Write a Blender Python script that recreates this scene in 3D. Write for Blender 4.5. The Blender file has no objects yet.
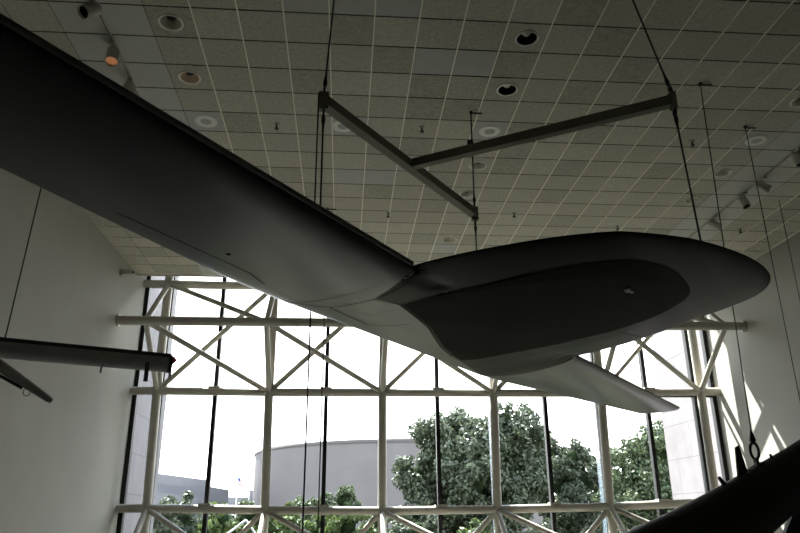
import bpy, bmesh, math, random
import numpy as np
from mathutils import Vector, Matrix
random.seed(7)
rng = np.random.default_rng(7)
sc = bpy.context.scene
COL = sc.collection
E = 6.5                      # eye height above the hall floor; all z below are given relative to the eye
PI = math.pi

# ------------------------------------------------------------------ materials
def mat(name, col, rough=0.6, spec=0.4, metal=0.0, noise=0.0, nscale=8.0, bump=0.0, bscale=60.0, emit=None):
    m = bpy.data.materials.new(name); m.use_nodes = True
    nt = m.node_tree; b = nt.nodes['Principled BSDF']
    b.inputs['Roughness'].default_value = rough
    b.inputs['Specular IOR Level'].default_value = spec
    b.inputs['Metallic'].default_value = metal
    c = (*col, 1)
    b.inputs['Base Color'].default_value = c
    if noise or bump:
        tc = nt.nodes.new('ShaderNodeTexCoord')
    if noise:
        n = nt.nodes.new('ShaderNodeTexNoise'); n.inputs['Scale'].default_value = nscale; n.inputs['Detail'].default_value = 5
        nt.links.new(tc.outputs['Object'], n.inputs['Vector'])
        r = nt.nodes.new('ShaderNodeValToRGB')
        r.color_ramp.elements[0].position = 0.3; r.color_ramp.elements[1].position = 0.7
        r.color_ramp.elements[0].color = (*[x * (1 - noise) for x in col], 1)
        r.color_ramp.elements[1].color = (*[min(1, x * (1 + noise)) for x in col], 1)
        nt.links.new(n.outputs['Fac'], r.inputs['Fac']); nt.links.new(r.outputs['Color'], b.inputs['Base Color'])
    if bump:
        n2 = nt.nodes.new('ShaderNodeTexNoise'); n2.inputs['Scale'].default_value = bscale; n2.inputs['Detail'].default_value = 4
        nt.links.new(tc.outputs['Object'], n2.inputs['Vector'])
        bp = nt.nodes.new('ShaderNodeBump'); bp.inputs['Strength'].default_value = bump; bp.inputs['Distance'].default_value = 0.02
        nt.links.new(n2.outputs['Fac'], bp.inputs['Height']); nt.links.new(bp.outputs['Normal'], b.inputs['Normal'])
    if emit:
        b.inputs['Emission Color'].default_value = (*emit[0], 1); b.inputs['Emission Strength'].default_value = emit[1]
    return m

M = {}
M['wall'] = mat('plaster', (.365, .355, .318), .85, .2, noise=.03, nscale=.7, bump=.05, bscale=40)
M['tileA'] = mat('tile_mottled', (.495, .468, .395), .95, .1, noise=.14, nscale=14, bump=.25, bscale=50)
M['tileB'] = mat('tile_mottled_dark', (.43, .405, .34), .95, .1, noise=.16, nscale=13, bump=.25, bscale=50)
M['tileC'] = mat('tile_mottled_light', (.54, .51, .435), .95, .1, noise=.13, nscale=15, bump=.25, bscale=50)
M['tileS'] = mat('tile_smooth', (.50, .50, .48), .9, .1, noise=.03, nscale=3)
M['band'] = mat('band_smooth', (.55, .545, .51), .9, .1, noise=.03, nscale=2)
M['joint'] = mat('joint_dark', (.07, .07, .06), .9, .1)
M['tbar'] = mat('tbar_light', (.95, .91, .80), .6, .3)
M['fascia'] = mat('fascia', (.55, .54, .49), .8, .2)
M['floor'] = mat('floor_cover', (.29, .278, .255), .9, .1, noise=.1, nscale=3)
M['truss'] = mat('truss_paint', (.43, .405, .345), .45, .4, noise=.03, nscale=3)
M['mullion'] = mat('mullion_bronze', (.012, .012, .012), .5, .3)
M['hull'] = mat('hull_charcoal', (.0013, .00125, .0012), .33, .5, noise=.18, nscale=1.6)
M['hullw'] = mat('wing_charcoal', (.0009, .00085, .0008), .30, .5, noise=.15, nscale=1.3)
M['belly'] = mat('belly_shade', (.0010, .0010, .0010), .45, .5)  # dark reflections under the hull, put into the belly's colour and gloss
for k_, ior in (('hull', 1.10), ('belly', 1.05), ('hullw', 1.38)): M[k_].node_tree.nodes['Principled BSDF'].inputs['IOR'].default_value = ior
M['seam'] = mat('seam_black', (.003, .003, .003), .8, .1)
M['dark'] = mat('cable_dark', (.035, .034, .03), .5, .4, metal=.3)
M['beam'] = mat('hanger_paint', (.17, .16, .125), .6, .3)
M['lampb'] = mat('lamp_body', (.50, .48, .43), .5, .4)
M['ring'] = mat('lamp_ring', (.95, .93, .88), .4, .5)
M['refl'] = mat('lamp_reflector', (.92, .88, .78), .3, .5, metal=.3)
M['hole'] = mat('lamp_hole', (.008, .008, .008), .6, .3)
M['warm'] = mat('lamp_warm', (.6, .35, .2), .4, .4, emit=((1.0, .45, .2), .035))
M['warm2'] = mat('reflector_warm', (.6, .47, .33), .35, .4, emit=((1.0, .7, .5), .004))
M['spk'] = mat('speaker_ring', (.85, .84, .78), .8, .2)
M['rocket'] = mat('body_black', (.015, .0155, .0125), .6, .15, noise=.2, nscale=3)
M['fin_tint'] = mat('fin_blue_tint', (.035, .045, .06), .6, .3)
M['boom'] = mat('boom_grey', (.25, .25, .245), .5, .4, noise=.1, nscale=4)
M['boomd'] = mat('boom_dark', (.03, .03, .03), .5, .4)
M['red'] = mat('cap_red', (.45, .02, .06), .4, .4)
M['steel'] = mat('fitting_steel', (.35, .34, .32), .4, .5, metal=.5)
M['conc'] = mat('museum_concrete', (.118, .11, .113), .9, .1, noise=.05, nscale=.4)
M['concd'] = mat('museum_rim_shadow', (.07, .065, .065), .9, .2)  # darker colour paints the shadow line along the rim
M['bld'] = mat('office_stone', (.15, .15, .162), .9, .2, noise=.05, nscale=.4)
M['bldd'] = mat('office_glass', (.105, .108, .125), .5, .4)
M['pole'] = mat('pole_white', (.7, .7, .7), .5, .4)
M['trunk'] = mat('bark', (.06, .045, .032), .9, .1, noise=.3, nscale=4)
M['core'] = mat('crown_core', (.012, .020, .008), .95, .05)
M['grass'] = mat('lawn', (.04, .042, .025), .95, .1, noise=.3, nscale=.3)
M['flagr'] = mat('flag_red', (.4, .03, .04), .8, .2)
M['flagw'] = mat('flag_white', (.75, .75, .75), .8, .2)
M['flagb'] = mat('flag_blue', (.03, .05, .2), .8, .2)

# stone cladding: large blocks with fine joints, drawn in object space (Y along the wall, Z up)
def stone(name, col):
    m = bpy.data.materials.new(name); m.use_nodes = True; nt = m.node_tree; b = nt.nodes['Principled BSDF']
    b.inputs['Roughness'].default_value = .75; b.inputs['Specular IOR Level'].default_value = .2
    tc = nt.nodes.new('ShaderNodeTexCoord'); sp = nt.nodes.new('ShaderNodeSeparateXYZ'); cb = nt.nodes.new('ShaderNodeCombineXYZ')
    nt.links.new(tc.outputs['Object'], sp.inputs[0]); nt.links.new(sp.outputs['Y'], cb.inputs['X']); nt.links.new(sp.outputs['Z'], cb.inputs['Y'])
    br = nt.nodes.new('ShaderNodeTexBrick'); br.inputs['Scale'].default_value = 1.0
    br.inputs['Brick Width'].default_value = 2.9; br.inputs['Row Height'].default_value = 1.5; br.inputs['Mortar Size'].default_value = .018
    br.inputs['Color1'].default_value = (*col, 1); br.inputs['Color2'].default_value = (*[c * .94 for c in col], 1); br.inputs['Mortar'].default_value = (*[c * .62 for c in col], 1)
    nt.links.new(cb.outputs[0], br.inputs['Vector'])
    n = nt.nodes.new('ShaderNodeTexNoise'); n.inputs['Scale'].default_value = 1.3; n.inputs['Detail'].default_value = 6
    nt.links.new(tc.outputs['Object'], n.inputs['Vector'])
    mx = nt.nodes.new('ShaderNodeMix'); mx.data_type = 'RGBA'; mx.blend_type = 'OVERLAY'; mx.inputs['Factor'].default_value = .25
    nt.links.new(br.outputs['Color'], mx.inputs[6]); nt.links.new(n.outputs['Fac'], mx.inputs[7]); nt.links.new(mx.outputs[2], b.inputs['Base Color'])
    return m
M['stone'] = stone('stone_cladding', (.175, .158, .16))

def glass():
    m = bpy.data.materials.new('window_glass'); m.use_nodes = True; nt = m.node_tree; nt.nodes.clear()
    o = nt.nodes.new('ShaderNodeOutputMaterial'); t = nt.nodes.new('ShaderNodeBsdfTransparent'); g = nt.nodes.new('ShaderNodeBsdfGlossy')
    t.inputs['Color'].default_value = (.93, .96, .95, 1); g.inputs['Roughness'].default_value = .02; g.inputs['Color'].default_value = (.8, .9, 1, 1)
    f = nt.nodes.new('ShaderNodeFresnel'); f.inputs['IOR'].default_value = 1.4
    mx = nt.nodes.new('ShaderNodeMixShader')
    nt.links.new(f.outputs[0], mx.inputs[0]); nt.links.new(t.outputs[0], mx.inputs[1]); nt.links.new(g.outputs[0], mx.inputs[2]); nt.links.new(mx.outputs[0], o.inputs[0])
    return m
M['glass'] = glass()

def leaf(name, c1, c2):
    m = bpy.data.materials.new(name); m.use_nodes = True; nt = m.node_tree; b = nt.nodes['Principled BSDF']
    g = nt.nodes.new('ShaderNodeNewGeometry'); r = nt.nodes.new('ShaderNodeValToRGB')
    r.color_ramp.elements[0].color = (*c1, 1); r.color_ramp.elements[1].color = (*c2, 1)
    nt.links.new(g.outputs['Random Per Island'], r.inputs['Fac']); nt.links.new(r.outputs['Color'], b.inputs['Base Color'])
    b.inputs['Roughness'].default_value = .55; b.inputs['Specular IOR Level'].default_value = .35
    tr = nt.nodes.new('ShaderNodeBsdfTranslucent'); nt.links.new(r.outputs['Color'], tr.inputs['Color'])
    mx = nt.nodes.new('ShaderNodeMixShader'); mx.inputs[0].default_value = .25
    nt.links.new(b.outputs[0], mx.inputs[1]); nt.links.new(tr.outputs[0], mx.inputs[2]); nt.links.new(mx.outputs[0], nt.nodes['Material Output'].inputs[0])
    return m
M['leafA'] = leaf('leaf_dark', (.030, .040, .024), (.072, .090, .052))
M['leafB'] = leaf('leaf_mid', (.034, .050, .024), (.082, .108, .050))
M['leafC'] = leaf('leaf_fresh', (.038, .062, .013), (.095, .13, .038))

# ------------------------------------------------------------------ mesh helpers
class MB:
    def __init__(s): s.v = []; s.f = []; s.m = []; s.smooth = []
    def add(s, vs, fs, mi=0, smooth=False):
        o = len(s.v); s.v += [tuple(v) for v in vs]
        for f in fs: s.f.append(tuple(i + o for i in f)); s.m.append(mi); s.smooth.append(smooth)
    def box(s, lo, hi, mi=0):
        x0, y0, z0 = lo; x1, y1, z1 = hi
        s.add([(x0,y0,z0),(x1,y0,z0),(x1,y1,z0),(x0,y1,z0),(x0,y0,z1),(x1,y0,z1),(x1,y1,z1),(x0,y1,z1)],
              [(0,3,2,1),(4,5,6,7),(0,1,5,4),(1,2,6,5),(2,3,7,6),(3,0,4,7)], mi)
    def bar(s, a, b, w, h, up=(0,0,1), mi=0):
        a = Vector(a); b = Vector(b); d = (b - a).normalized(); u = Vector(up)
        r = d.cross(u).normalized() * (w / 2); u2 = r.cross(d).normalized() * (h / 2)
        vs = [p + sx * r + su * u2 for p in (a, b) for sx, su in ((-1,-1),(1,-1),(1,1),(-1,1))]
        s.add(vs, [(0,1,2,3),(7,6,5,4),(0,4,5,1),(1,5,6,2),(2,6,7,3),(3,7,4,0)], mi)
    def tube(s, pts, rad, n=12, mi=0, caps=True):
        pts = [Vector(p) for p in pts]
        if not hasattr(rad, '__len__'): rad = [rad] * len(pts)
        rings = []
        t0 = (pts[1] - pts[0]).normalized()
        ref = Vector((0,0,1)) if abs(t0.z) < .9 else Vector((1,0,0))
        for i, p in enumerate(pts):
            t = (pts[min(i+1, len(pts)-1)] - pts[max(i-1, 0)]).normalized()
            a = t.cross(ref).normalized(); b = a.cross(t).normalized(); ref = b
            rings.append([p + rad[i] * (math.cos(2*PI*k/n) * a + math.sin(2*PI*k/n) * b) for k in range(n)])
        vs = [v for r in rings for v in r]; fs = []
        for i in range(len(pts) - 1):
            for k in range(n):
                k2 = (k + 1) % n; fs.append((i*n+k, (i+1)*n+k, (i+1)*n+k2, i*n+k2))
        s.add(vs, fs, mi, True)
        if caps:
            s.add(rings[0], [tuple(range(n))], mi); s.add(rings[-1], [tuple(reversed(range(n)))], mi)
    def lathe(s, prof, n=20, mi=0, mat4=None, smooth=True):     # prof: (r, z) pairs about +Z
        vs = [Vector((r*math.cos(2*PI*k/n), r*math.sin(2*PI*k/n), z)) for r, z in prof for k in range(n)]
        if mat4 is not None: vs = [mat4 @ v for v in vs]
        fs = [(i*n+k, i*n+(k+1)%n, (i+1)*n+(k+1)%n, (i+1)*n+k) for i in range(len(prof)-1) for k in range(n)]
        s.add(vs, fs, mi, smooth)
    def ring(s, c, R, r, axis, n=20, m=8, stretch=1.0, sdir=None, mi=0):   # torus, optionally stretched into a chain link
        ax = Vector(axis).normalized(); u = (Vector(sdir) if sdir else Vector((0,0,1))).normalized(); w = ax.cross(u).normalized()
        pts = [Vector(c) + R * (math.cos(2*PI*k/n) * w + stretch * math.sin(2*PI*k/n) * u) for k in range(n)]
        vs = []
        for k in range(n):
            t = (pts[(k+1)%n] - pts[k-1]).normalized(); a = ax; b = t.cross(a).normalized()
            vs += [pts[k] + r * (math.cos(2*PI*j/m) * a + math.sin(2*PI*j/m) * b) for j in range(m)]
        s.add(vs, [(k*m+j, ((k+1)%n)*m+j, ((k+1)%n)*m+(j+1)%m, k*m+(j+1)%m) for k in range(n) for j in range(m)], mi, True)
    def build(s, name, mats, parent=None, origin=None):
        me = bpy.data.meshes.new(name)
        vs = np.array([tuple(v) for v in s.v], float); vs[:, 2] += E
        me.from_pydata(vs.tolist(), [], s.f)
        if not isinstance(mats, (list, tuple)): mats = [mats]
        for m in mats: me.materials.append(m)
        me.polygons.foreach_set('material_index', s.m); me.polygons.foreach_set('use_smooth', s.smooth)
        bm = bmesh.new(); bm.from_mesh(me); bmesh.ops.recalc_face_normals(bm, faces=bm.faces); bm.to_mesh(me); bm.free()
        me.update()
        o = bpy.data.objects.new(name, me); COL.objects.link(o)
        if parent is not None:
            o.parent = parent
            o.matrix_parent_inverse = Matrix.Translation(parent.location).inverted() if parent.parent is None else Matrix.Identity(4)
        return o

def sub(o, parent):               # hang a mesh built in world space below a part that itself sits at identity below its thing
    o.parent = parent; o.matrix_parent_inverse = parent.matrix_parent_inverse.copy() @ Matrix.Identity(4)
    o.matrix_parent_inverse = Matrix.Identity(4)
    return o
def tag(o, label, cat, group=None, kind=None):
    o['label'] = label; o['category'] = cat
    if group: o['group'] = group
    if kind: o['kind'] = kind
    return o
def thing(name, label, cat, loc=(0,0,0), group=None):
    o = bpy.data.objects.new(name, None); o.empty_display_size = .2; COL.objects.link(o)
    o.location = (loc[0], loc[1], loc[2] + E)
    return tag(o, label, cat, group)
def structure(o): o['kind'] = 'structure'; return o

# ------------------------------------------------------------------ camera (fitted to the ceiling grid and window truss)
F_PX, PITCH, YAW, ROLL = 701.77, .3464, .08042, -.00785
def camera_axes():
    cp, sp, cy, sy, cr, sr = math.cos(PITCH), math.sin(PITCH), math.cos(YAW), math.sin(YAW), math.cos(ROLL), math.sin(ROLL)
    fwd = Vector((sy*cp, cy*cp, sp)); r0 = Vector((cy, -sy, 0)); u0 = r0.cross(fwd)
    return r0*cr + u0*sr, -r0*sr + u0*cr, fwd
r_, u_, f_ = camera_axes()
cd = bpy.data.cameras.new('camera'); cam = bpy.data.objects.new('camera', cd); COL.objects.link(cam)
mx = Matrix(((r_.x, u_.x, -f_.x), (r_.y, u_.y, -f_.y), (r_.z, u_.z, -f_.z))).to_4x4(); mx.translation = (0, 0, E)
cam.matrix_world = mx
cd.sensor_width = 36; cd.lens = F_PX / 800 * 36; cd.clip_start = .05; cd.clip_end = 2000
sc.camera = cam

# ------------------------------------------------------------------ room shell
XL, XR = -8.10, 15.18          # side walls
CX, CY = .8592, .8905          # ceiling cell
GX, GY = -3.0, 10.9186         # cell origin (cell 0,0)
HC = 9.0                       # ceiling
YB = -9.0                      # back of the hall
YC = 26.35                     # front edge of the ceiling
YG = 27.85                     # glass line
b = MB(); b.box((XL-.4, YB, -6.7), (XR+.4, YG+.3, -6.5)); structure(b.build('floor', M['floor']))
M['added_floor'] = mat('added_dark_floor', (.045, .043, .04), .95, .1, noise=.1, nscale=3)
b = MB(); b.box((4.2, 1.3, -6.5), (XR, YG-.4, -6.48)); structure(b.build('floor_cover', M['added_floor']))  # unseen dark area, added to darken hull reflections and bounce on the right
b = MB(); b.box((XL, YB, -1.75), (XR, 1.2, -1.6)); structure(b.build('floor_balcony', M['floor']))
for nm, x0, x1, c in (('wall_left', XL-.4, XL, 0), ('wall_right', XR, XR+.4, 0)):
    b = MB(); b.box((x0, YB, -6.5), (x1, YG, 10.2)); structure(b.build(nm, M['wall']))
for nm, x0, x1 in (('wall_outer_left', XL-.45, XL), ('wall_outer_right', XR, XR+.45)):
    b = MB(); b.box((x0, YG, -6.5), (x1, 32.95, 14.0)); structure(b.build(nm, M['stone']))
b = MB()
b.box((XL, YB-.3, -6.5), (XR, YB, 10.2))
structure(b.build('wall_back', M['wall']))

# ceiling: one quad per panel over a dark void, panels set apart by joints
i0, i1 = -6, 22
j0, j1 = -23, 18
smooth = {(2,-1),(3,-1),(4,-1),(5,1),(6,1),(3,4),(7,4),(5,6),(4,7),(3,7),(7,13),(12,13),(-1,4),(15,4)}
DL = [(-.5,.5),(-.5,2.5),(7.5,.5),(7.5,2.5),(7.5,6.5),(7.5,8.5),(7.5,12.5),(15.5,2.5),(15.5,6.5),(15.5,8.5)]
def shift(ci): return .05 if ci > 0 else -.03
holes = {(int(math.floor(ci)), int(rj)): int(math.floor(ci)) + shift(ci) for ci, rj in DL}
cm = MB()
for i in range(i0, i1):
    for j in range(j0, j1):
        x0 = GX + i*CX; x1 = min(x0 + CX, XR); y0 = GY + j*CY; y1 = min(y0 + CY, YC)
        if y0 >= YC or x0 >= XR: continue
        x0 = max(x0, XL)
        if -3 <= i < -1 or 16 <= i < 18: k = 4
        elif (i, j) in smooth: k = 3
        else: k = random.choice((0,0,0,0,1,1,2,2))
        g = .018
        if (i, j) in holes:
            cx, cy = GX + (holes[(i, j)] + .5)*CX, y0 + CY/2; N = 24
            cm.add([(cx + .22*math.cos(2*PI*q/N), cy + .22*math.sin(2*PI*q/N), HC) for q in range(N)] +
                   [(min(max(cx + .8*math.cos(2*PI*q/N), x0+.006), x1-.006), min(max(cy + .8*math.sin(2*PI*q/N), y0+g), y1-g), HC) for q in range(N)],
                   [(q, (q+1)%N, N+(q+1)%N, N+q) for q in range(N)], k)
            continue
        cm.add([(x0+.006, y0+g, HC),(x1-.006, y0+g, HC),(x1-.006, y1-g, HC),(x0+.006, y1-g, HC)], [(0,1,2,3)], k)
cm.box((XL, YB, HC+.40), (XR, YC, HC+.55), 5)
ceil = structure(cm.build('ceiling', [M['tileA'], M['tileB'], M['tileC'], M['tileS'], M['band'], M['joint']]))
tb = MB()
for i in range(i0+1, i1):
    if i in (-5, -4, -3, -2, -1, 16, 17, 18): continue
    x = GX + i*CX
    tb.box((x-.011, YB, HC-.012), (x+.011, YC, HC+.01))
structure(tb.build('trim_1', M['tbar']))
b = MB(); b.box((XL, YC, HC-.03), (XR, YC+.06, 10.0)); b.box((XL, YC+.06, 9.85), (XR, YG+.3, 10.0)); structure(b.build('trim_2', M['fascia']))

# glazed front: dark bronze mullions at every half bay, one pane between each pair
RX = [-7.09, -2.86, 1.50, 5.88, 10.24, 14.41]               # rear truss post positions
GXs = [XL+.07, -7.05, -5.0, -2.95, -.71, 1.5, 3.68, 5.9, 8.03, 10.2, 12.26, 14.30, XR-.07]
ZR = [-6.5, -3.9, .38, 4.68, 9.0, 9.85]
win = bpy.data.objects.new('window_1', None); COL.objects.link(win); win.location = (0, YG, E); win['kind'] = 'structure'
for k, x in enumerate(GXs):
    w = .075 if k not in (0, len(GXs)-1) else .09
    b = MB(); b.box((x-w, YG-.12, -6.5), (x+w, YG+.12, 9.85)); b.build('mullion', M['mullion'], win)
for z in ZR[1:5]:
    b = MB(); b.box((GXs[0], YG-.05, z-.05), (GXs[-1], YG+.05, z+.05)); b.build('transom', M['mullion'], win)
M['finglass'] = mat('glass_fin', (.20, .26, .31), .2, .5)
nt_ = M['finglass'].node_tree; mxs = nt_.nodes.new('ShaderNodeMixShader'); tp = nt_.nodes.new('ShaderNodeBsdfTransparent'); mxs.inputs[0].default_value = .35
nt_.links.new(tp.outputs[0], mxs.inputs[1]); nt_.links.new(nt_.nodes['Principled BSDF'].outputs[0], mxs.inputs[2]); nt_.links.new(mxs.outputs[0], nt_.nodes['Material Output'].inputs[0])
for x in RX[1:5]:
    b = MB(); b.box((x-.02, YG+.13, -6.5), (x+.02, YG+.8, 9.85)); b.build('glass_fin', M['finglass'], win)
for k in range(len(GXs)-1):
    for q in range(len(ZR)-1):
        b = MB(); x0, x1, z0, z1 = GXs[k], GXs[k+1], ZR[q], ZR[q+1]
        b.add([(x0,YG,z0),(x1,YG,z0),(x1,YG,z1),(x0,YG,z1)], [(0,1,2,3)]); b.build('pane', M['glass'], win)

# ------------------------------------------------------------------ window truss
YR, YF = 27.45, 24.87
tr = thing('window_truss', 'cream painted tubular space truss standing across the tall window wall', 'truss', (3.6, YR, -6.5))
up = [(-7.13,9.0),(-2.9,8.98),(1.58,9.0),(5.9,9.0),(10.27,9.0),(14.41,9.0)]
md = [(-7.13,4.70),(-2.90,4.67),(1.48,4.68),(5.89,4.69),(10.25,4.71),(14.40,4.80)]
lo = [(-7.04,.46),(-2.82,.37),(1.48,.31),(5.80,.34),(10.15,.41),(14.36,.55)]
l2 = [(x, -3.95) for x in RX]
fu = [(-7.12,6.76),(-2.86,6.77),(1.5,6.79),(5.9,6.80),(10.26,6.82),(14.42,6.85)]
fl = [(x, -1.85) for x in RX]
def chord(pts, y, r):
    P = [(XL, y, pts[0][1])] + [(x, y, z) for x, z in pts] + [(XR, y, pts[-1][1])]
    b = MB(); b.tube(P, r, 14); b.build('chord', M['truss'], tr)
for pts in (up, md, lo, l2): chord(pts, YR, .155)
for pts in (fu, fl): chord(pts, YF, .165)
for k in range(6):
    b = MB(); b.tube([(RX[k], YR, -6.5)] + [(p[k][0], YR, p[k][1]) for p in (l2, lo, md, up)] + [(up[k][0], YR, 9.85)], .165, 14); b.build('post', M['truss'], tr)
    for f, ends in ((fu, (up, md)), (fl, (lo, l2))):
        for e in ends:
            b = MB(); b.tube([(f[k][0], YF, f[k][1]), (e[k][0], YR, e[k][1])], .105, 10); b.build('strut', M['truss'], tr)
    if k < 5:
        for u, m_, f in ((up, md, fu), (lo, l2, fl)):
            for A, B in (((u[k][0],YR,u[k][1]), (f[k+1][0],YF,f[k+1][1])), ((f[k][0],YF,f[k][1]), (m_[k+1][0],YR,m_[k+1][1])), ((m_[k][0],YR,m_[k][1]), (u[k+1][0],YR,u[k+1][1]))):
                b = MB(); b.tube([A, B], .10, 10); b.build('brace', M['truss'], tr)
b = MB(); b.tube([(XR-.12, YF, 6.85), (XR, YF, 6.85)], .22, 16); b.build('end_cap', M['truss'], tr)
b = MB(); b.tube([(XL, YF, 6.76), (XL+.06, YF, 6.76)], .22, 16); b.build('end_cap', M['truss'], tr)
for pts in (md, lo):
    for x in GXs[2:11:2]:
        z = np.interp(x, [p[0] for p in pts], [p[1] for p in pts])
        b = MB(); b.box((x-.22, YR-.09, z+.13), (x+.22, YG-.13, z+.20)); b.build('bracket', M['truss'], tr)

# ------------------------------------------------------------------ the tailless flying wing
PX, PY, PZ = 2.6755, 10.7724, 3.0
B3 = np.array([[.80221491, -.59508004, .04828028], [.59593912, .80301767, -.00437984], [-.03616357, .03228568, .99882422]])
def ac(u, v, z): return tuple(np.array([PX, PY, PZ]) + np.array([u, v, z]) @ B3)
A_, L_ = 3.107, 3.76
def zrim(u): return float(np.interp(u, [0, 1.2, 2.4, 3.1, 3.5, 3.9], [0, .02, .065, .0, -.07, -.13]))
def aft(v): return float(np.interp(v, [-3.107,-2.75,-2.2,-1,.2,1.05,2.5,3.107], [-.03,-.82,-.78,-1.02,-1.45,-1.68,-1.93,-2.02]))
def te(v):
    v = abs(v); return -2.14 + .083 * max(0, v - 4.2)
def r_of(u, v): return math.sqrt((v/A_)**2 + (max(u, 0)/L_)**2)
def sstep(x): x = min(1, max(0, x)); return x*x*(3-2*x)
def wprof(u, v):
    le = -.014 * max(0, abs(v) - A_); c = le - te(v); x = min(1, max(0, (le - u)/c))
    return -c*.085*math.sqrt(x)*(1-x)**(1-.35*max(0,1-(max(abs(v),3.0)-3.0)/3))*2
def zbot(u, v):
    t = (1 - r_of(u, v)) / .36
    if u < 0: t = min(t, (u - te(v)) / .75)
    t = max(0, t)
    z = zrim(u) - (.115 * min(1, t) ** .65 + .03 * sstep((t - 1) / 1.8))
    if u < 0:
        k = sstep((abs(v) - 1.7) / 1.25); z = z*(1 - k) + wprof(u, 3.0)*k
    return z
def ztop(u, v):
    r = r_of(u, v); f = max(0, 1 - r*r) ** 1.5
    if u < 0: f *= max(0, 1 - (u/te(v))**2) ** .8
    w = .05 * sstep((abs(v) - 1.6) / 1.5) * sstep((u - te(v)) / 1.2) * sstep(-u / .4) if u < 0 else 0
    return zrim(u) + .8 * f + w
air = thing('flying_wing_aircraft', 'charcoal black tailless aircraft with disc shaped body and long straight wings, hung from the ceiling', 'aircraft', (PX, PY, PZ))
# body: rows across v, from the trailing edge to the rounded nose
NU, NV = 72, 64
rows = []
for i in range(NU + 1):
    s = i / NU
    row = []
    for k in range(NV + 1):
        q = -math.cos(PI * k / NV)          # -1..1, denser at the rims
        if s < .25:
            v = A_ * q; u = te(v) + (aft(v) - te(v)) * s/.25
        else:
            th = (s - .25) / .75 * PI / 2
            v = A_ * math.cos(th) * q; u = aft(A_ * q) * (1 - math.sin(th)) + L_ * math.sin(th)
        row.append((u, v))
    rows.append(row)
b = MB(); ba = MB()
for fn in (zbot, ztop):
    vs = [ac(u, v, fn(u, v)) for row in rows for u, v in row]
    q4 = lambda i, k: (i*(NV+1)+k, i*(NV+1)+k+1, (i+1)*(NV+1)+k+1, (i+1)*(NV+1)+k)
    b.add(vs, [q4(i, k) for i in range(NU//4, NU) for k in range(NV)], 0, True)
    ba.add(vs[:(NU//4+1)*(NV+1)], [q4(i, k) for i in range(NU//4) for k in range(NV)], 0, True)
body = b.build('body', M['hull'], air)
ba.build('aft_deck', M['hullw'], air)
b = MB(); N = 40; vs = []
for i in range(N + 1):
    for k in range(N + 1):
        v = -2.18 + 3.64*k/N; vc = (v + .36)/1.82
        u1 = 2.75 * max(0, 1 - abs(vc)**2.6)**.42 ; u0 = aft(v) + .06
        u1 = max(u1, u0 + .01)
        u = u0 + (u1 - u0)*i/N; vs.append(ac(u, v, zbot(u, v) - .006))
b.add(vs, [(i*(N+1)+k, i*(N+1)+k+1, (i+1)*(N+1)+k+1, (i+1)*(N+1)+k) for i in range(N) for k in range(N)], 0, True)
b.build('belly_shade_panel', M['belly'], air)
def fix(o, parent):                 # keep a world-space mesh in place under any parent
    bpy.context.view_layer.update(); o.parent = parent; o.matrix_parent_inverse = parent.matrix_world.inverted()
def wing(side):
    b = MB(); NS, NC = 40, 22; sec = []
    for i in range(NS + 1):
        v = 2.98 + (13.5 - 2.98) * i / NS
        le = -.014 * max(0, v - A_); t_ = te(v); c = le - t_; z0 = .031 * max(0, v - A_)
        tf = 1 if v < 13.3 else .75
        pts = []
        for k in range(NC + 1):            # lower, LE -> TE
            x = .5 * (1 - math.cos(PI * k / NC)); pts.append((le - x*c, -c*.085*tf*(x**.5)*(1-x)**(1-.35*max(0,1-(max(v,3.0)-3.0)/3))*2.0))
        for k in range(NC - 1, 0, -1):     # upper, TE -> LE
            x = .5 * (1 - math.cos(PI * k / NC)); pts.append((le - x*c, c*.05*tf*(x**.6)*(1-x)*2.2))
        sec.append([ac(u, side*v, z0 + z) for u, z in pts])
    n = len(sec[0]); vs = [p for s in sec for p in s]
    fs = [(i*n+k, i*n+(k+1)%n, (i+1)*n+(k+1)%n, (i+1)*n+k) for i in range(NS) for k in range(n)]
    b.add(vs, fs, 0, True); b.add(sec[-1], [tuple(range(n))]); b.add(sec[0], [tuple(range(n))])
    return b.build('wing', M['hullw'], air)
def edge(side, par):
    vv = np.linspace(A_ + .02, 13.45, 30)
    b = MB(); b.tube([ac(-.014*(v - A_) + .005, side*v, .031*(v - A_) + .02) for v in vv], .032, 8); return b
w_near = wing(-1); w_far = wing(1)
w_near['label'] = 'long wing reaching out over the viewer'; w_far['label'] = 'wing pointing at the window'
M['edge'] = mat('edge_glint', (.075, .072, .065), .5, .3)  # lighter grey paints the light caught along the wing's leading edge
for sd, wg in ((-1, w_near), (1, w_far)): fix(edge(sd, wg).build('leading_edge_glint', M['edge']), wg)
def wing_low(u, v):
    le = -.014 * max(0, abs(v) - A_); c = le - te(v); x = min(1, max(0, (le - u)/c)); return .031*max(0, abs(v)-A_) - c*.085*math.sqrt(x)*(1-x)**(1-.35*max(0,1-(max(abs(v),3.0)-3.0)/3))*2
def low(u, v): return min(zbot(u, v) if r_of(u, v) <= 1 else 9, wing_low(u, v) if (u <= 0 and abs(v) > 2.98) else 9)
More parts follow.
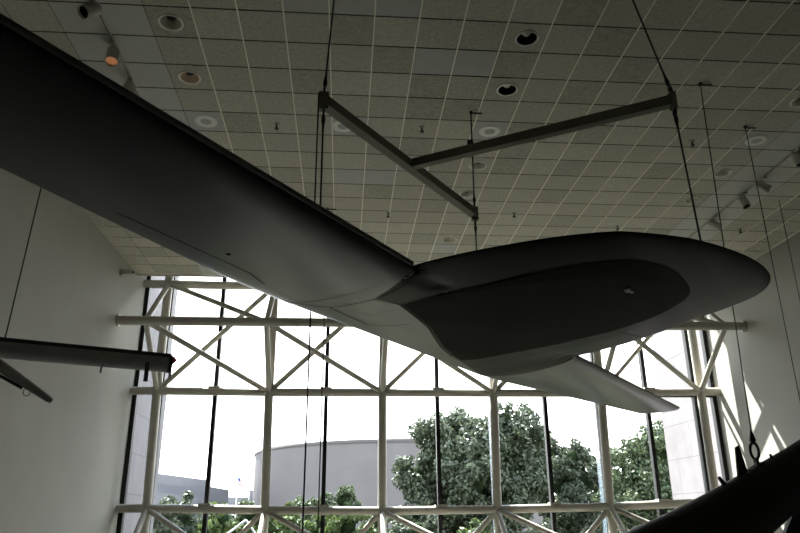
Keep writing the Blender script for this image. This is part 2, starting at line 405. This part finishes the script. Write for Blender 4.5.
def seam(uv, w=.016, parent=body, n=10):
    P = []
    for (a, c), (d, e) in zip(uv[:-1], uv[1:]):
        for k in range(n): P.append((a + (d-a)*k/n, c + (e-c)*k/n))
    P.append(uv[-1]); L = []; R = []
    for i, (u, v) in enumerate(P):
        a = np.array(P[max(i-1,0)]); c = np.array(P[min(i+1,len(P)-1)]); t = (c-a)/np.linalg.norm(c-a); nn = np.array([-t[1], t[0]])*w/2
        z = low(u, v) - .008
        L.append(ac(u+nn[0], v+nn[1], z)); R.append(ac(u-nn[0], v-nn[1], z))
    b = MB(); m = len(P); b.add(L+R, [(i, i+1, m+i+1, m+i) for i in range(m-1)]); o = b.build('panel_seam', M['seam']); o.parent = parent
    o.matrix_parent_inverse = body.matrix_parent_inverse.copy() if False else Matrix.Identity(4)
    o.matrix_parent_inverse = parent.matrix_parent_inverse.copy() @ Matrix.Identity(4)
    o.matrix_parent_inverse = Matrix.Translation((-0.0, 0, 0))
    return o
bpy.context.view_layer.update()
for uv in ([(-.12,-2.92),(-.34,-2.84),(-.85,-2.72),(-1.58,-2.76)],
           [(-1.58,-2.76),(-1.74,-1.6),(-1.15,-1.3)],
           [(-.85,-2.70),(-.75,-2.2),(-1.0,-1.0),(-1.45,.2),(-1.68,1.05)],
           [(-.62,-2.2),(.05,-2.2),(.5,-2.10),(1.1,-1.98),(1.5,-1.87),(1.8,-1.78)],
           [(-1.5,.85),(-1.1,1.1),(-.5,1.28),(.25,1.45),(.75,1.52)],
           [(-.5,1.28),(-.42,1.9)], [(1.3,1.5),(1.5,2.5)]):
    fix(seam(uv), body)
for uv in ([(-1.58,-2.80),(-2.05,-3.25)], [(-1.75,-3.9),(-1.62,-4.3),(-1.68,-6.2)]): fix(seam(uv, .016), w_near)
b = MB(); b.box((-.05,-.05,0),(.05,.05,.01)); 
# beacon, drain dots, trailing-edge fairing
def ellipsoid(b, c, ax, n=16, m=8, mi=0):
    vs = [ac(c[0]+ax[0]*math.cos(2*PI*k/n)*math.sin(PI*j/m), c[1]+ax[1]*math.sin(2*PI*k/n)*math.sin(PI*j/m), c[2]+ax[2]*math.cos(PI*j/m)) for j in range(m+1) for k in range(n)]
    b.add(vs, [(j*n+k, j*n+(k+1)%n, (j+1)*n+(k+1)%n, (j+1)*n+k) for j in range(m) for k in range(n)], mi, True)
b = MB(); ellipsoid(b, (2.0,-.55,zbot(2.0,-.55)), (.05,.05,.045)); ellipsoid(b, (2.02,-.42,zbot(2.0,-.42)), (.03,.03,.03)); o = b.build('beacon_lamp', M['pole'], air); o['label'] = 'small pale lamp under the nose'
b = MB(); ellipsoid(b, (-1.42,-4.87,low(-1.42,-4.87)), (.03,.03,.01)); b.build('drain_plug', M['seam'], air)

# ------------------------------------------------------------------ hanging frame and cables
hC = 6.35
PA, PB, PC, PJ = Vector((-.42, 9.80, hC)), Vector((5.215, 9.41, hC)), Vector((2.80, 14.03, hC)), Vector((1.16, 11.85, hC))
fr = thing('hanging_frame', 'tee shaped frame of two square steel tubes hung below the ceiling above the aircraft', 'lifting frame', (1.16, 11.85, hC))
b = MB(); b.bar(PA, PC, .17, .17); o = b.build('spreader_beam', M['beam'], fr)
d = (PJ - PB).normalized()
b = MB(); b.bar(PB, PJ - d*.08, .15, .17); b.build('cross_beam', M['beam'], fr)
for P, q in ((PA, .10), (PC, .09), (PB, .06)):
    b = MB(); b.box((P.x-q/1.3, P.y-.05, P.z-.16), (P.x+q/1.3, P.y+.05, P.z+.16)); b.build('end_plate', M['beam'], fr)
mid = PB.lerp(PJ, .74)
b = MB(); b.box((mid.x-.05, mid.y-.04, mid.z+.085), (mid.x+.05, mid.y+.04, mid.z+.20)); b.build('lug', M['dark'], fr)

def cable(a, b_, label, r=.016, fit_a=False, fit_b=False, anchor=False, group=None):
    a = Vector(a); b_ = Vector(b_)
    t = thing('suspension_cable', label, 'cable', b_, group)
    m = MB(); m.tube([a, b_], r, 8); m.build('wire', M['dark'], t)
    d = (b_ - a).normalized()
    for on, p, s in ((fit_a, a, 1), (fit_b, b_, -1)):
        if on:
            m = MB(); m.ring(p + s*d*.05, .05, .016, (1,0,0) if abs(d.x) < .9 else (0,1,0), 14, 6, 1.3, d); m.build('shackle', M['dark'], t)
            m = MB(); m.tube([p+s*d*.12, p+s*d*.20, p+s*d*.26, p+s*d*.42], [.03, .036, .022, .014], 8); m.build('swage', M['dark'], t)
    if anchor:
        m = MB(); m.box((a.x-.02, a.y-.02, a.z-.06), (a.x+.26, a.y+.02, a.z-.03)); m.box((a.x-.03, a.y-.03, a.z-.06), (a.x+.03, a.y+.03, a.z)); m.build('ceiling_anchor', M['dark'], t)
    return t
up3 = Vector((0,0,1))
cable((-.25, 9.55, HC-.03), PA + up3*.16, 'cable from the ceiling down to the left end of the hanging frame', .015, fit_b=True)
cable((4.0, 8.5, HC-.03), PB + up3*.16, 'slanting cable from the ceiling to the right tip of the hanging frame', .015, fit_b=True)
cable((PC.x+.02, PC.y, HC-.03), PC + up3*.16, 'cable from the ceiling to the far end of the hanging frame', .016, fit_b=True, anchor=True)
def ac_top(P):
    q = B3 @ (np.array([P.x + (.12 if P.x > 5 else 0), P.y, PZ]) - np.array([PX, PY, PZ])); return ac(q[0], q[1], ztop(q[0], q[1]))
cable(PA - up3*.16, ac_top(PA), 'cable from the left end of the hanging frame down to the aircraft', .014, fit_a=True)
cable(PB - up3*.16, ac_top(PB), 'cable from the right tip of the hanging frame down to the aircraft nose', .015, fit_a=True)
cable(PC - up3*.16, ac_top(PC), 'cable from the far end of the hanging frame down to the aircraft', .014, fit_a=True)
cable((-.70, 13.55, HC), (-.70, 13.55, -6.5), 'long thin cable running down past the trailing edge, left of a pair before the window', .017, anchor=False)
cable((-.62, 19.72, HC), (-.62, 19.72, -6.5), 'long thin cable running down before the window, right of a pair', .018, anchor=True)

# black missile-like body at the lower right corner, with its lifting cable
R1 = Vector((7.68, 12.61, HC))
rk = thing('black_missile_body', 'black tapered cylindrical body with a small fin, hung by a cable at the lower right', 'missile', (7.6, 12.7, .4))
CP = [(1.829, 11.0, -1.791), (3.092, 11.3, -1.373), (4.147, 11.6, -1.05), (5.123, 11.9, -0.708), (6.108, 12.2, -0.302), (7.298, 12.6, 0.234), (8.514, 13.0, 0.82), (10.187, 13.4, 1.632), (13.324, 14.1, 3.002)]
RR = [0.37, 0.575, 0.66, 0.645, 0.585, 0.52, 0.44, 0.39, 0.39]
b = MB(); P = []; R = []
cp = [Vector(c) for c in CP]
for i in range(len(cp)-1):
    for k in range(6):
        t = k/6; p0, p1, p2, p3 = cp[max(i-1,0)], cp[i], cp[i+1], cp[min(i+2,len(cp)-1)]
        P.append(.5*((2*p1)+(p2-p0)*t+(2*p0-5*p1+4*p2-p3)*t*t+(3*p1-p0-3*p2+p3)*t**3)); R.append(RR[i]+(RR[i+1]-RR[i])*t)
P.append(cp[-1]); R.append(RR[-1])
b.tube(P, R, 32); rbody = b.build('fuselage', M['rocket'], rk)
def rtop(x):
    i = min(range(len(P)), key=lambda k: abs(P[k].x - x)); p = P[i]
    t = (P[min(i+1,len(P)-1)] - P[max(i-1,0)]).normalized(); n = (up3 - t*t.z).normalized()
    return p + n*R[i], t, n
LUG = Vector((7.61, 12.61, .88))

# ------------------------------------------------------------------ fin etc. finished below once placed
def fin_piece(name, x, h, w0, w1, lean=0.0, th=.03, m='rocket'):
    p, t, n = rtop(x); s = t.cross(n)
    a = p - n*.06
    vs = []
    for sy in (-th, th):
        vs += [a - t*w0/2 + s*sy, a + t*w0/2 + s*sy, a + up3*h + t*(lean + w1/2) + s*sy*.6, a + up3*h + t*(lean - w1/2) + s*sy*.6]
    b = MB(); b.add(vs, [(0,1,2,3),(7,6,5,4),(0,4,5,1),(1,5,6,2),(2,6,7,3),(3,7,4,0)]); return b.build(name, M[m], rk)
fin_piece('fin', 7.30, .56, .26, .09, -.03)
fin_piece('probe', 6.82, .24, .09, .05, -.16, .025)
fin_piece('probe', 8.02, .14, .06, .04, -.06, .02)
p, t, n = rtop(7.69)
b = MB(); b.bar(p - t*.22 - n*.02, p + t*.14 - n*.02, .14, .09, up=tuple(n)); b.bar(p - n*.02, p + up3*.13, .10, .05, up=(1,0,0)); b.build('lifting_lug', M['rocket'], rk)
L0 = p + up3*.10
ct = cable(R1, L0 + up3*.50, 'cable with a chain link holding the black body at the lower right', .011, anchor=True)
b = MB(); b.ring(L0 + up3*.17, .07, .026, (.35,1,0), 20, 8, 2.1); b.build('chain_link', M['dark'], ct)
b = MB(); b.tube([L0+up3*.29, L0+up3*.36, L0+up3*.41, L0+up3*.54], [.03,.06,.05,.015], 10); b.build('hook', M['dark'], ct)
cable((9.65, 14.28, HC), (9.65, 14.28, -6.5), 'thin cable hanging in front of the right wall, beside the aircraft nose', .010, anchor=True)
cable((12.97, 18.3, HC), (12.97, 18.3, -6.5), 'faint thin cable near the right wall, farthest to the right', .010)
# lower fin under the black body, blue cast of the light put into its colour
b = MB()
fq = [(7.55,12.85,-.8),(9.0,12.95,-.8),(8.70,12.95,.50),(8.11,12.9,.03)]
b.add([(x, y-.05, z) for x, y, z in fq] + [(x, y+.05, z) for x, y, z in fq], [(0,1,2,3),(7,6,5,4),(0,4,5,1),(1,5,6,2),(2,6,7,3),(3,7,4,0)])
o = b.build('lower_fin', M['fin_tint'], rk); o['label'] = 'dark lower fin with a painted blue cast of light'

# grey boom at the left, with its cable and thin rod
BA, BB = Vector((-8.05, 12.9, 3.11)), Vector((-3.72, 15.05, 3.15))
bo = thing('grey_boom', 'dark grey tubular boom with a red capped end, hung before the left wall', 'boom', (-6, 13.8, 3.1))
d = (BB - BA).normalized()
side = d.cross(up3).normalized(); upv = side.cross(d).normalized()
rb = .185
b = MB(); b.tube([BA, BB], rb, 24); b.build('tube', M['boom'], bo)
b = MB(); b.bar(BA + upv*rb*.80, BB + upv*rb*.80, .30, .08, up=tuple(upv)); b.build('top_shade', M['boomd'], bo)  # dark strip standing in for the shade on top of the boom
b = MB(); b.tube([BB - d*.05, BB + d*.03], rb*1.05, 24); b.build('end_plate', M['boomd'], bo)
b = MB(); b.lathe([(0,0),(.08,.01),(.085,.07),(0,.14)], 14, mat4=Matrix.Translation(BB + d*.02 + upv*.09) @ d.to_track_quat('Z','Y').to_matrix().to_4x4()); b.build('end_cap', M['red'], bo)
def under(px_t, ln, r, name, m):
    p = BA.lerp(BB, px_t) - upv*rb*.25 + side*(rb+.02)
    b = MB(); b.tube([p, p - upv*ln], r, 8); b.build(name, M[m], bo)
under(.90, .40, .045, 'peg', 'boomd'); under(.72, .30, .022, 'hook', 'steel')
p = BB + d*.04 - upv*.17
b = MB(); b.tube([p + upv*.07, p - upv*.14], .03, 8); b.build('hook', M['steel'], bo)
RA, RB = Vector((-6.75, 13.2, 3.0)), Vector((-5.42, 13.6, 2.12))
b = MB(); b.tube([RA, RA.lerp(RB,.55), RA.lerp(RB,.96), RB], [.115, .095, .06, .04], 12); arm = o = b.build('arm', M['boom'], bo); o['label'] = 'thin arm slanting down'
b = MB(); b.tube([RA - up3*.22, RA.lerp(RB,.62) - up3*.12], .03, 8); b.build('side_tube', M['boomd'], bo)
q = RA.lerp(RB, .68)
b = MB(); b.ring(q - up3*.13, .06, .014, (.3,-.95,0), 14, 6, 1.2); fix(b.build('wire_loop', M['steel'], bo), arm)
cable((-6.42, 14.05, HC), (-6.50, 13.66, 3.32), 'thin cable before the left wall holding the grey boom', .014)

# ------------------------------------------------------------------ ceiling fittings
def rot_to(v): return Vector(v).to_track_quat('Z', 'Y').to_matrix().to_4x4()
def downlight(x, y, label, warm=False, black=False):
    t = thing('recessed_downlight', label, 'downlight', (x, y, HC), 'recessed downlights in the ceiling')
    b = MB(); T = Matrix.Translation((x, y, HC-.03))
    b.lathe([(.20,.03),(.235,.03),(.24,.015),(.225,.008),(.205,.012),(.20,.02)], 26, mat4=T); b.build('trim_ring', M['ring'], t)
    b = MB(); b.lathe([(.205,.02),(.19,.12),(.16,.24),(.10,.32),(.0,.33)], 26, mat4=T); b.build('reflector', M['warm2' if warm else ('hole' if black else 'refl')], t)
    b = MB(); b.lathe([(0,.10),(.06,.11),(.10,.16),(.09,.28),(0,.32)], 14, mat4=T); b.build('bulb', M['hole' if not black else 'refl'], t)
    return t
rowname = {.5:'nearest', 2.5:'second', 6.5:'third', 8.5:'fourth', 12.5:'farthest'}
# ceiling panels that carry a fitting are opened by cutting the panel with a hole
colname = {-.5: 'left column', 7.5: 'middle column', 15.5: 'right column'}
LAB = {(-.5,.5): 'round recessed downlight, unlit, on the ceiling over the wing, nearest its edge of the picture',
       (-.5,2.5): 'round recessed downlight with warm glowing reflector above the wing',
       (7.5,.5): 'dark recessed downlight, nearest of those above the hanging frame',
       (7.5,2.5): 'dark recessed downlight, second of those above the hanging frame',
       (7.5,6.5): 'recessed downlight just beyond the cross tube of the hanging frame',
       (7.5,8.5): 'recessed downlight beside the far end of the hanging frame',
       (7.5,12.5): 'farthest recessed downlight, seen just above the wing notch',
       (15.5,2.5): 'recessed downlight at the right picture edge',
       (15.5,6.5): 'recessed downlight right of the frame cable, nearer of the pair over the nose',
       (15.5,8.5): 'recessed downlight beside the nose cable, farther of the pair over the nose'}
for ci, rj in DL:
    downlight(GX + (ci + shift(ci))*CX, GY + rj*CY, LAB[(ci, rj)], (ci, rj) == (-.5, 2.5), ci == 7.5 and rj < 3)
for ci, w in ((-.5, 'left'), (3.3, 'second from left'), (7.5, 'middle'), (15.5, 'right')):
    x, y = GX + ci*CX, GY + 4.5*CY
    t = thing('ceiling_speaker', 'flush ceiling speaker with pale ring on smooth panel, %s of the row' % w, 'speaker', (x, y, HC), 'flush ceiling speakers')
    b = MB(); b.lathe([(.13,-.004),(.14,-.012),(.26,-.012),(.27,-.002)], 28, mat4=Matrix.Translation((x, y, HC))); b.build('ring', M['spk'], t)
    b = MB(); b.lathe([(0,-.006),(.13,-.006)], 24, mat4=Matrix.Translation((x, y, HC))); b.build('grille', M['tileS'], t)
for x, y, w in ((-1.75,14.93,'left of the hanging frame'),(1.76,14.84,'between the two frame tubes'),(1.25,19.98,'above the wing notch'),(5.18,19.74,'above the aircraft body'),(8.68,15.06,'beside the right frame cable'),(12.99,20.55,'near the right wall'),(8.8,20.55,'above the aircraft nose')):
    t = thing('ceiling_sprinkler', 'small dark sprinkler head on the ceiling ' + w, 'sprinkler', (x, y, HC), 'sprinkler heads')
    b = MB(); b.lathe([(.03,.03),(.07,0),(.06,-.02),(.02,-.025)], 14, mat4=Matrix.Translation((x,y,HC))); b.build('escutcheon', M['steel'], t)
    b = MB(); b.tube([(x,y,HC-.02),(x,y,HC-.12)], .02, 8); b.tube([(x,y,HC-.12),(x,y,HC-.14)], .05, 10); b.build('deflector', M['dark'], t)
for i, w in ((-2, 'left'), (17, 'right')):
    x = GX + i*CX
    t = thing('lighting_track', 'slim lighting track along the smooth ceiling band on the %s' % w, 'track', (x, 12, HC))
    b = MB(); b.box((x-.03, YB+.5, HC-.035), (x+.03, YC-4.5, HC-.001)); b.build('rail', M['lampb'], t)
    b = MB(); b.box((x-.008, YB+.6, HC-.038), (x+.008, YC-4.6, HC-.034)); b.build('slot', M['joint'], t)
def spot(x, y, aim, label, warm=False):
    t = thing('track_spotlight', label, 'spotlight', (x, y, HC), 'track spotlights')
    b = MB(); b.box((x-.05, y-.16, HC-.10), (x+.05, y+.16, HC-.036)); b.build('adapter', M['lampb'], t)
    b = MB(); b.tube([(x, y, HC-.10), (x, y, HC-.24)], .025, 8); b.build('stem', M['lampb'], t)
    d = Vector(aim).normalized(); c = Vector((x, y, HC-.30)) - d*.12
    T = Matrix.Translation(c) @ rot_to(d)
    b = MB(); b.lathe([(0,-.12),(.08,-.11),(.12,-.05),(.125,.30),(.115,.30),(.11,.2)], 20, mat4=T); h = b.build('lamp_head', M['lampb'], t)
    b = MB(); b.lathe([(.112,.24),(.07,.16),(0,.14)], 18, mat4=T); g = b.build('lamp_face', M['warm' if warm else 'hole'], t); fix(g, h)
for x, y, aim, lab, wm in (
    (-4.72, 10.75, (-.5,-.7,-.9), 'grey track spotlight on the left track, nearest and unlit', False),
    (-4.72, 12.1, (.1,-.35,-1), 'grey track spotlight on the left track glowing orange inside', True),
    (-4.72, 13.35, (.25,.1,-1), 'grey track spotlight on the left track partly behind the wing edge', False),
    (11.6, 15.3, (.1,-.2,-1), 'grey track spotlight on the right track, nearest, at the picture edge', False),
    (11.6, 16.9, (.8,-.3,-.6), 'grey track spotlight on the right track aimed at the right wall', False),
    (11.6, 17.9, (.15,-.3,-1), 'grey track spotlight on the right track aimed straight down', False),
    (11.6, 19.6, (.8,-.3,-.7), 'grey track spotlight on the right track, farthest, just over the aircraft nose', False)):
    spot(x, y, aim, lab, wm)
t = thing('security_camera', 'small pale security camera on the left wall near the ceiling edge', 'camera', (XL, 24.5, 8.42))
b = MB(); b.box((XL, 24.42, 8.30), (XL+.10, 24.58, 8.55)); b.build('mount', M['lampb'], t)
b = MB(); b.bar((XL+.05, 24.5, 8.45), (XL+.48, 24.35, 8.40), .16, .16); b.build('housing', M['lampb'], t)
b = MB(); b.tube([(XL+.47, 24.353, 8.40), (XL+.50, 24.343, 8.397)], .05, 10); b.build('lens', M['hole'], t)

# ------------------------------------------------------------------ outdoors
b = MB(); b.add([(-400,YG+.3,-6.52),(400,YG+.3,-6.52),(400,700,-6.52),(-400,700,-6.52)], [(0,1,2,3)]); structure(b.build('ground', M['grass']))
def at(px, py, Y):
    c = Vector(((px-400)/F_PX, -(py-266.5)/F_PX, 1)); d = r_*c.x + u_*c.y + f_*c.z
    return d * (Y / d.y)
# round museum
MC = at(402, 480, 122.0); MRAD = 24.3
top = at(400, 438.6, 122.0-MRAD).z
mu = thing('round_museum_building', 'grey windowless round concrete building beyond the trees', 'building', (MC.x, MC.y, -6.5))
b = MB(); b.lathe([(MRAD, -2.5), (MRAD, top-.45)], 96, mat4=Matrix.Translation((MC.x, MC.y, 0))); b.lathe([(MRAD-4,-6.5),(MRAD-4,-2.4)], 48, mat4=Matrix.Translation((MC.x, MC.y, 0))); b.lathe([(MRAD-4,-2.5),(MRAD,-2.5)], 96, mat4=Matrix.Translation((MC.x, MC.y, 0))); b.build('drum_wall', M['conc'], mu)
b = MB(); b.lathe([(MRAD+.12, top-.45), (MRAD+.12, top), (MRAD-1.5, top), (MRAD-1.5, top-1)], 96, mat4=Matrix.Translation((MC.x, MC.y, 0))); b.build('rim', M['concd'], mu)
# low office blocks at the left
def block(name, label, c0, c1, Y0, Y1, zt0, zt1, bands):
    K = 1.02 if c1 < 0 else .98
    t = thing(name, label, 'building', ((c0+c1)/2, (Y0+Y1)/2, -6.5))
    b = MB()
    vs = [(c0,Y0,-6.5),(c1,Y1,-6.5),(c1*(Y1+30)/Y1*K,Y1+30,-6.5),(c0*(Y0+30)/Y0*1.02,Y0+30,-6.5),(c0,Y0,zt0),(c1,Y1,zt1),(c1*(Y1+30)/Y1*K,Y1+30,zt1),(c0*(Y0+30)/Y0*1.02,Y0+30,zt0)]
    b.add(vs, [(0,1,5,4),(1,2,6,5),(2,3,7,6),(3,0,4,7),(4,5,6,7)]); b.build('wall', M['bld'], t)
    for k in range(bands):
        f0 = 1 - (k+.45)*.22; f1 = f0 - .08
        z = lambda zt, f: -6.5 + (zt+6.5)*f
        e = .12
        b = MB(); b.add([(c0,Y0-e,z(zt0,f0)),(c1,Y1-e,z(zt1,f0)),(c1,Y1-e,z(zt1,f1)),(c0,Y0-e,z(zt0,f1))], [(0,1,2,3)]); b.build('window_band', M['bldd'], t)
    return t
a0, a1 = at(140, 471, 90), at(207, 484, 112)
block('office_block', 'long low grey office building with window bands at the far left', a0.x, a1.x, 90, 112, a0.z, at(207,480,112).z, 3)
a0, a1 = at(206, 486, 114), at(229, 490, 122)
block('office_block', 'lower grey office wing beside the flagpole', a0.x, a1.x, 114, 122, a0.z, a1.z, 2)
a0, a1 = at(250, 490, 150), at(275, 491, 150)
block('office_block', 'small distant grey building left of the round museum', a0.x, a1.x, 150, 150, a0.z, a1.z, 2)
a0, a1 = at(228, 497, 170), at(252, 497, 170)
block('office_block', 'far low building showing behind the flagpole', a0.x, a1.x, 170, 170, a0.z, a1.z, 1)
fp = at(238, 476, 80); t = thing('flagpole', 'thin white flagpole with a small flag far outside', 'flagpole', (fp.x, fp.y, -6.5))
b = MB(); b.tube([(fp.x, fp.y, -6.5), (fp.x, fp.y, fp.z)], .05, 8); b.build('pole', M['pole'], t)
b = MB()
for k in range(6):
    b.add([(fp.x+.05, fp.y, fp.z-.05-k*.14), (fp.x+.55, fp.y, fp.z-.55-k*.14), (fp.x+.55, fp.y, fp.z-.69-k*.14), (fp.x+.05, fp.y, fp.z-.19-k*.14)], [(0,1,2,3)], k % 2)
b.add([(fp.x+.04, fp.y-.02, fp.z-.05), (fp.x+.3, fp.y-.02, fp.z-.31), (fp.x+.3, fp.y-.02, fp.z-.66), (fp.x+.04, fp.y-.02, fp.z-.4)], [(0,1,2,3)], 2)
b.build('flag', [M['flagr'], M['flagw'], M['flagb']], t)
p0, p1, p2 = at(222, 538, 31.5), at(246, 520, 31.5), at(258, 538, 31.5)
t = thing('tent_frame', 'white gabled frame standing among the shrubs outside', 'tent frame', (p1.x, p1.y, -6.5))
for q in (p0, p2):
    b = MB(); b.tube([q, p1], .045, 8); b.build('rafter', M['pole'], t)
    b = MB(); b.tube([(q.x, q.y, -6.5), q], .06, 8); b.build('leg', M['pole'], t)

def tree(name, label, blobs, leaf_m, n_leaf, size, trunk=None, cat='tree', group=None):
    """blobs: (centre, radius) list making up the crown"""
    base = trunk or (blobs[0][0].x, blobs[0][0].y)
    t = thing(name, label, cat, (base[0], base[1], -6.5), group)
    V = []; Fc = []; tot = sum(r*r for _, r in blobs)
    sub_blobs = []
    for c, r in blobs:                       # break every blob into leafy clumps
        k = max(10, int(34 * (r/3.0)))
        for _ in range(k):
            d = rng.normal(size=3); d /= np.linalg.norm(d)
            sub_blobs.append((np.array(c) + d*r*rng.uniform(.45, .95), r*rng.uniform(.17, .36)))
    tot = sum(r*r for _, r in sub_blobs)
    for c, r in sub_blobs:
        m = int(n_leaf * r*r / tot)
        d = rng.normal(size=(m,3)); d /= np.linalg.norm(d, axis=1)[:,None]
        p = c + d * r * rng.uniform(.6, 1.08, size=(m,1))
        nrm = d + rng.normal(size=(m,3))*.6; nrm /= np.linalg.norm(nrm, axis=1)[:,None]
        a = np.cross(nrm, rng.normal(size=(m,3))); a /= np.linalg.norm(a, axis=1)[:,None]; bb = np.cross(nrm, a)
        s = size * rng.uniform(.6, 1.3, size=(m,1)); s2 = s*.6
        o = len(V)*1
        quad = np.stack([p + a*s, p + bb*s2, p - a*s, p - bb*s2], 1).reshape(-1, 3)
        base_i = sum(len(x) for x in V); V.append(quad)
        Fc.append(base_i + np.arange(m*4).reshape(-1, 4))
    V = np.concatenate(V); Fc = np.concatenate(Fc); V[:, 2] += E
    me = bpy.data.meshes.new('crown'); me.from_pydata(V.tolist(), [], Fc.tolist()); me.materials.append(M[leaf_m]); me.update()
    o = bpy.data.objects.new('crown', me); COL.objects.link(o); o.parent = t; o.matrix_parent_inverse = Matrix.Translation(t.location).inverted()
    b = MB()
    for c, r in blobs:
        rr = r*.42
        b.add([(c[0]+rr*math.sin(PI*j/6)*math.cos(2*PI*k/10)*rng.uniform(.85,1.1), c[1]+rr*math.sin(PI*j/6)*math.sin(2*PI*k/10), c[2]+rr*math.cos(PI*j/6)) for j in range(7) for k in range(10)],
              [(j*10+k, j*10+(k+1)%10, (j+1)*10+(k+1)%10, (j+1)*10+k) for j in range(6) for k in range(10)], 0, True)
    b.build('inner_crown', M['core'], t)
    if True:
        zc = min(c[2] for c, r in blobs); b = MB()
        b.tube([(base[0], base[1], -6.5), (base[0]+.1, base[1], -4), (base[0]-.1, base[1], max(zc, -3))], [.42,.34,.28] if cat == 'tree' else [.12,.1,.08], 10)
        for c, r in blobs[:5]: b.tube([(base[0]-.1, base[1], max(zc,-3)-.3), tuple(c)], [.2,.07], 8)
        b.build('trunk', M['trunk'], t)
    return t
def pb(px, py, Y, rpx): p = at(px, py, Y); return (p, rpx * p.length / F_PX * .97)
tree('broadleaf_tree', 'largest dark broadleaf tree, right of the round museum',
     [pb(478,440,60,36), pb(440,450,59,34), pb(512,442,61,37), pb(415,478,60,26), pb(470,478,58,42), pb(520,480,60,38), pb(440,510,60,40), pb(500,515,60,44), pb(540,440,62,16), pb(505,420,60,18), pb(455,427,60,18)], 'leafA', 60000, .19, (at(478,440,60).x, 60))
tree('broadleaf_tree', 'slender tree just right of the largest tree', [pb(572,458,66,18), pb(560,484,66,24), pb(584,480,66,20), pb(568,515,66,32), pb(552,455,67,14)], 'leafA', 18000, .19)
tree('broadleaf_tree', 'small tree in the gap behind the window post', [pb(603,470,75,20), pb(612,495,74,26), pb(595,515,74,26), pb(592,460,76,11)], 'leafA', 12000, .21)
tree('broadleaf_tree', 'fresh green tree beside the sunlit stone pier', [pb(655,458,58,30), pb(632,470,58,24), pb(650,492,57,36), pb(685,455,58,32), pb(622,505,57,26), pb(670,520,57,34), pb(640,455,59,14)], 'leafB', 30000, .18)
tree('broadleaf_tree', 'rounded tree before the office building at the far left', [pb(176,510,52,18), pb(164,522,52,18), pb(190,526,52,17), pb(178,540,52,24)], 'leafA', 12000, .16)
tree('broadleaf_tree', 'small tree before the round museum with a bright green top', [pb(342,500,70,14), pb(325,506,70,15), pb(350,512,70,14), pb(305,508,71,12), pb(335,528,70,24)], 'leafB', 9000, .18)
k = 0
shr = [(222,521,20,'leafC','shrub near the white gabled frame, on its left'),(250,514,16,'leafB','shrub right behind the white gabled frame'),(283,524,22,'leafC','shrub left of the pair of thin cables'),(318,527,20,'leafC','bright shrub between the pair of thin cables and a mullion'),
       (348,526,20,'leafC','shrub below the round museum, middle'),(380,526,20,'leafB','shrub below the round museum, right end'),(262,530,16,'leafC','bright low shrub behind the second window post'),
       (418,531,20,'leafA','dark shrub at the foot of the largest tree'),(478,534,17,'leafC','bright yellow green shrub at the foot of the largest tree'),(545,536,18,'leafA','dark shrub below the slender tree')]
SHY = {222:44, 250:51, 283:39, 318:58, 348:46, 380:55, 262:34, 418:47, 478:38, 545:52}
for px, py, rp, lm, lab in shr:
    Y = SHY[px]
    c, r = pb(px, py, Y, rp)
    tree('shrub', lab, [(c, r), (c + Vector((-r*.8, .5, -r*.5)), r*.8), (c + Vector((r*.8, .4, -r*.45)), r*.8), (c + Vector((0, .2, -r*1.5)), r*1.2)], lm, 5000, .13, cat='shrub')

# ------------------------------------------------------------------ light
w = bpy.data.worlds.new('sky'); sc.world = w; w.use_nodes = True; nt = w.node_tree
bg = nt.nodes['Background']; tc = nt.nodes.new('ShaderNodeTexCoord'); sp = nt.nodes.new('ShaderNodeSeparateXYZ'); rp = nt.nodes.new('ShaderNodeValToRGB')
nt.links.new(tc.outputs['Generated'], sp.inputs[0]); nt.links.new(sp.outputs['Z'], rp.inputs['Fac'])
el = rp.color_ramp.elements
el[0].position = 0.0; el[0].color = (.93, .95, .97, 1)
el[1].position = 1.0; el[1].color = (.45, .60, .85, 1)
e = el.new(.28); e.color = (1.0, 1.0, 1.0, 1)
e = el.new(.55); e.color = (.80, .88, 1.0, 1)
nt.links.new(rp.outputs['Color'], bg.inputs['Color']); bg.inputs['Strength'].default_value = 1.25
sl = bpy.data.lights.new('sun', 'SUN'); sl.energy = 7.3; sl.angle = math.radians(.6); sl.color = (1, .975, .93)
so = bpy.data.objects.new('sun', sl); COL.objects.link(so)
so.rotation_euler = Vector((.5, -1.0, -1.7)).to_track_quat('-Z', 'Y').to_euler()
so.location = (-30, 60, 60)

sc.view_settings.view_transform = 'Standard'
sc.view_settings.look = 'None'
sc.view_settings.exposure = 2.45
sc.cycles.use_denoising = True
sc.cycles.max_bounces = 8
sc.cycles.diffuse_bounces = 5
sc.cycles.transparent_max_bounces = 16
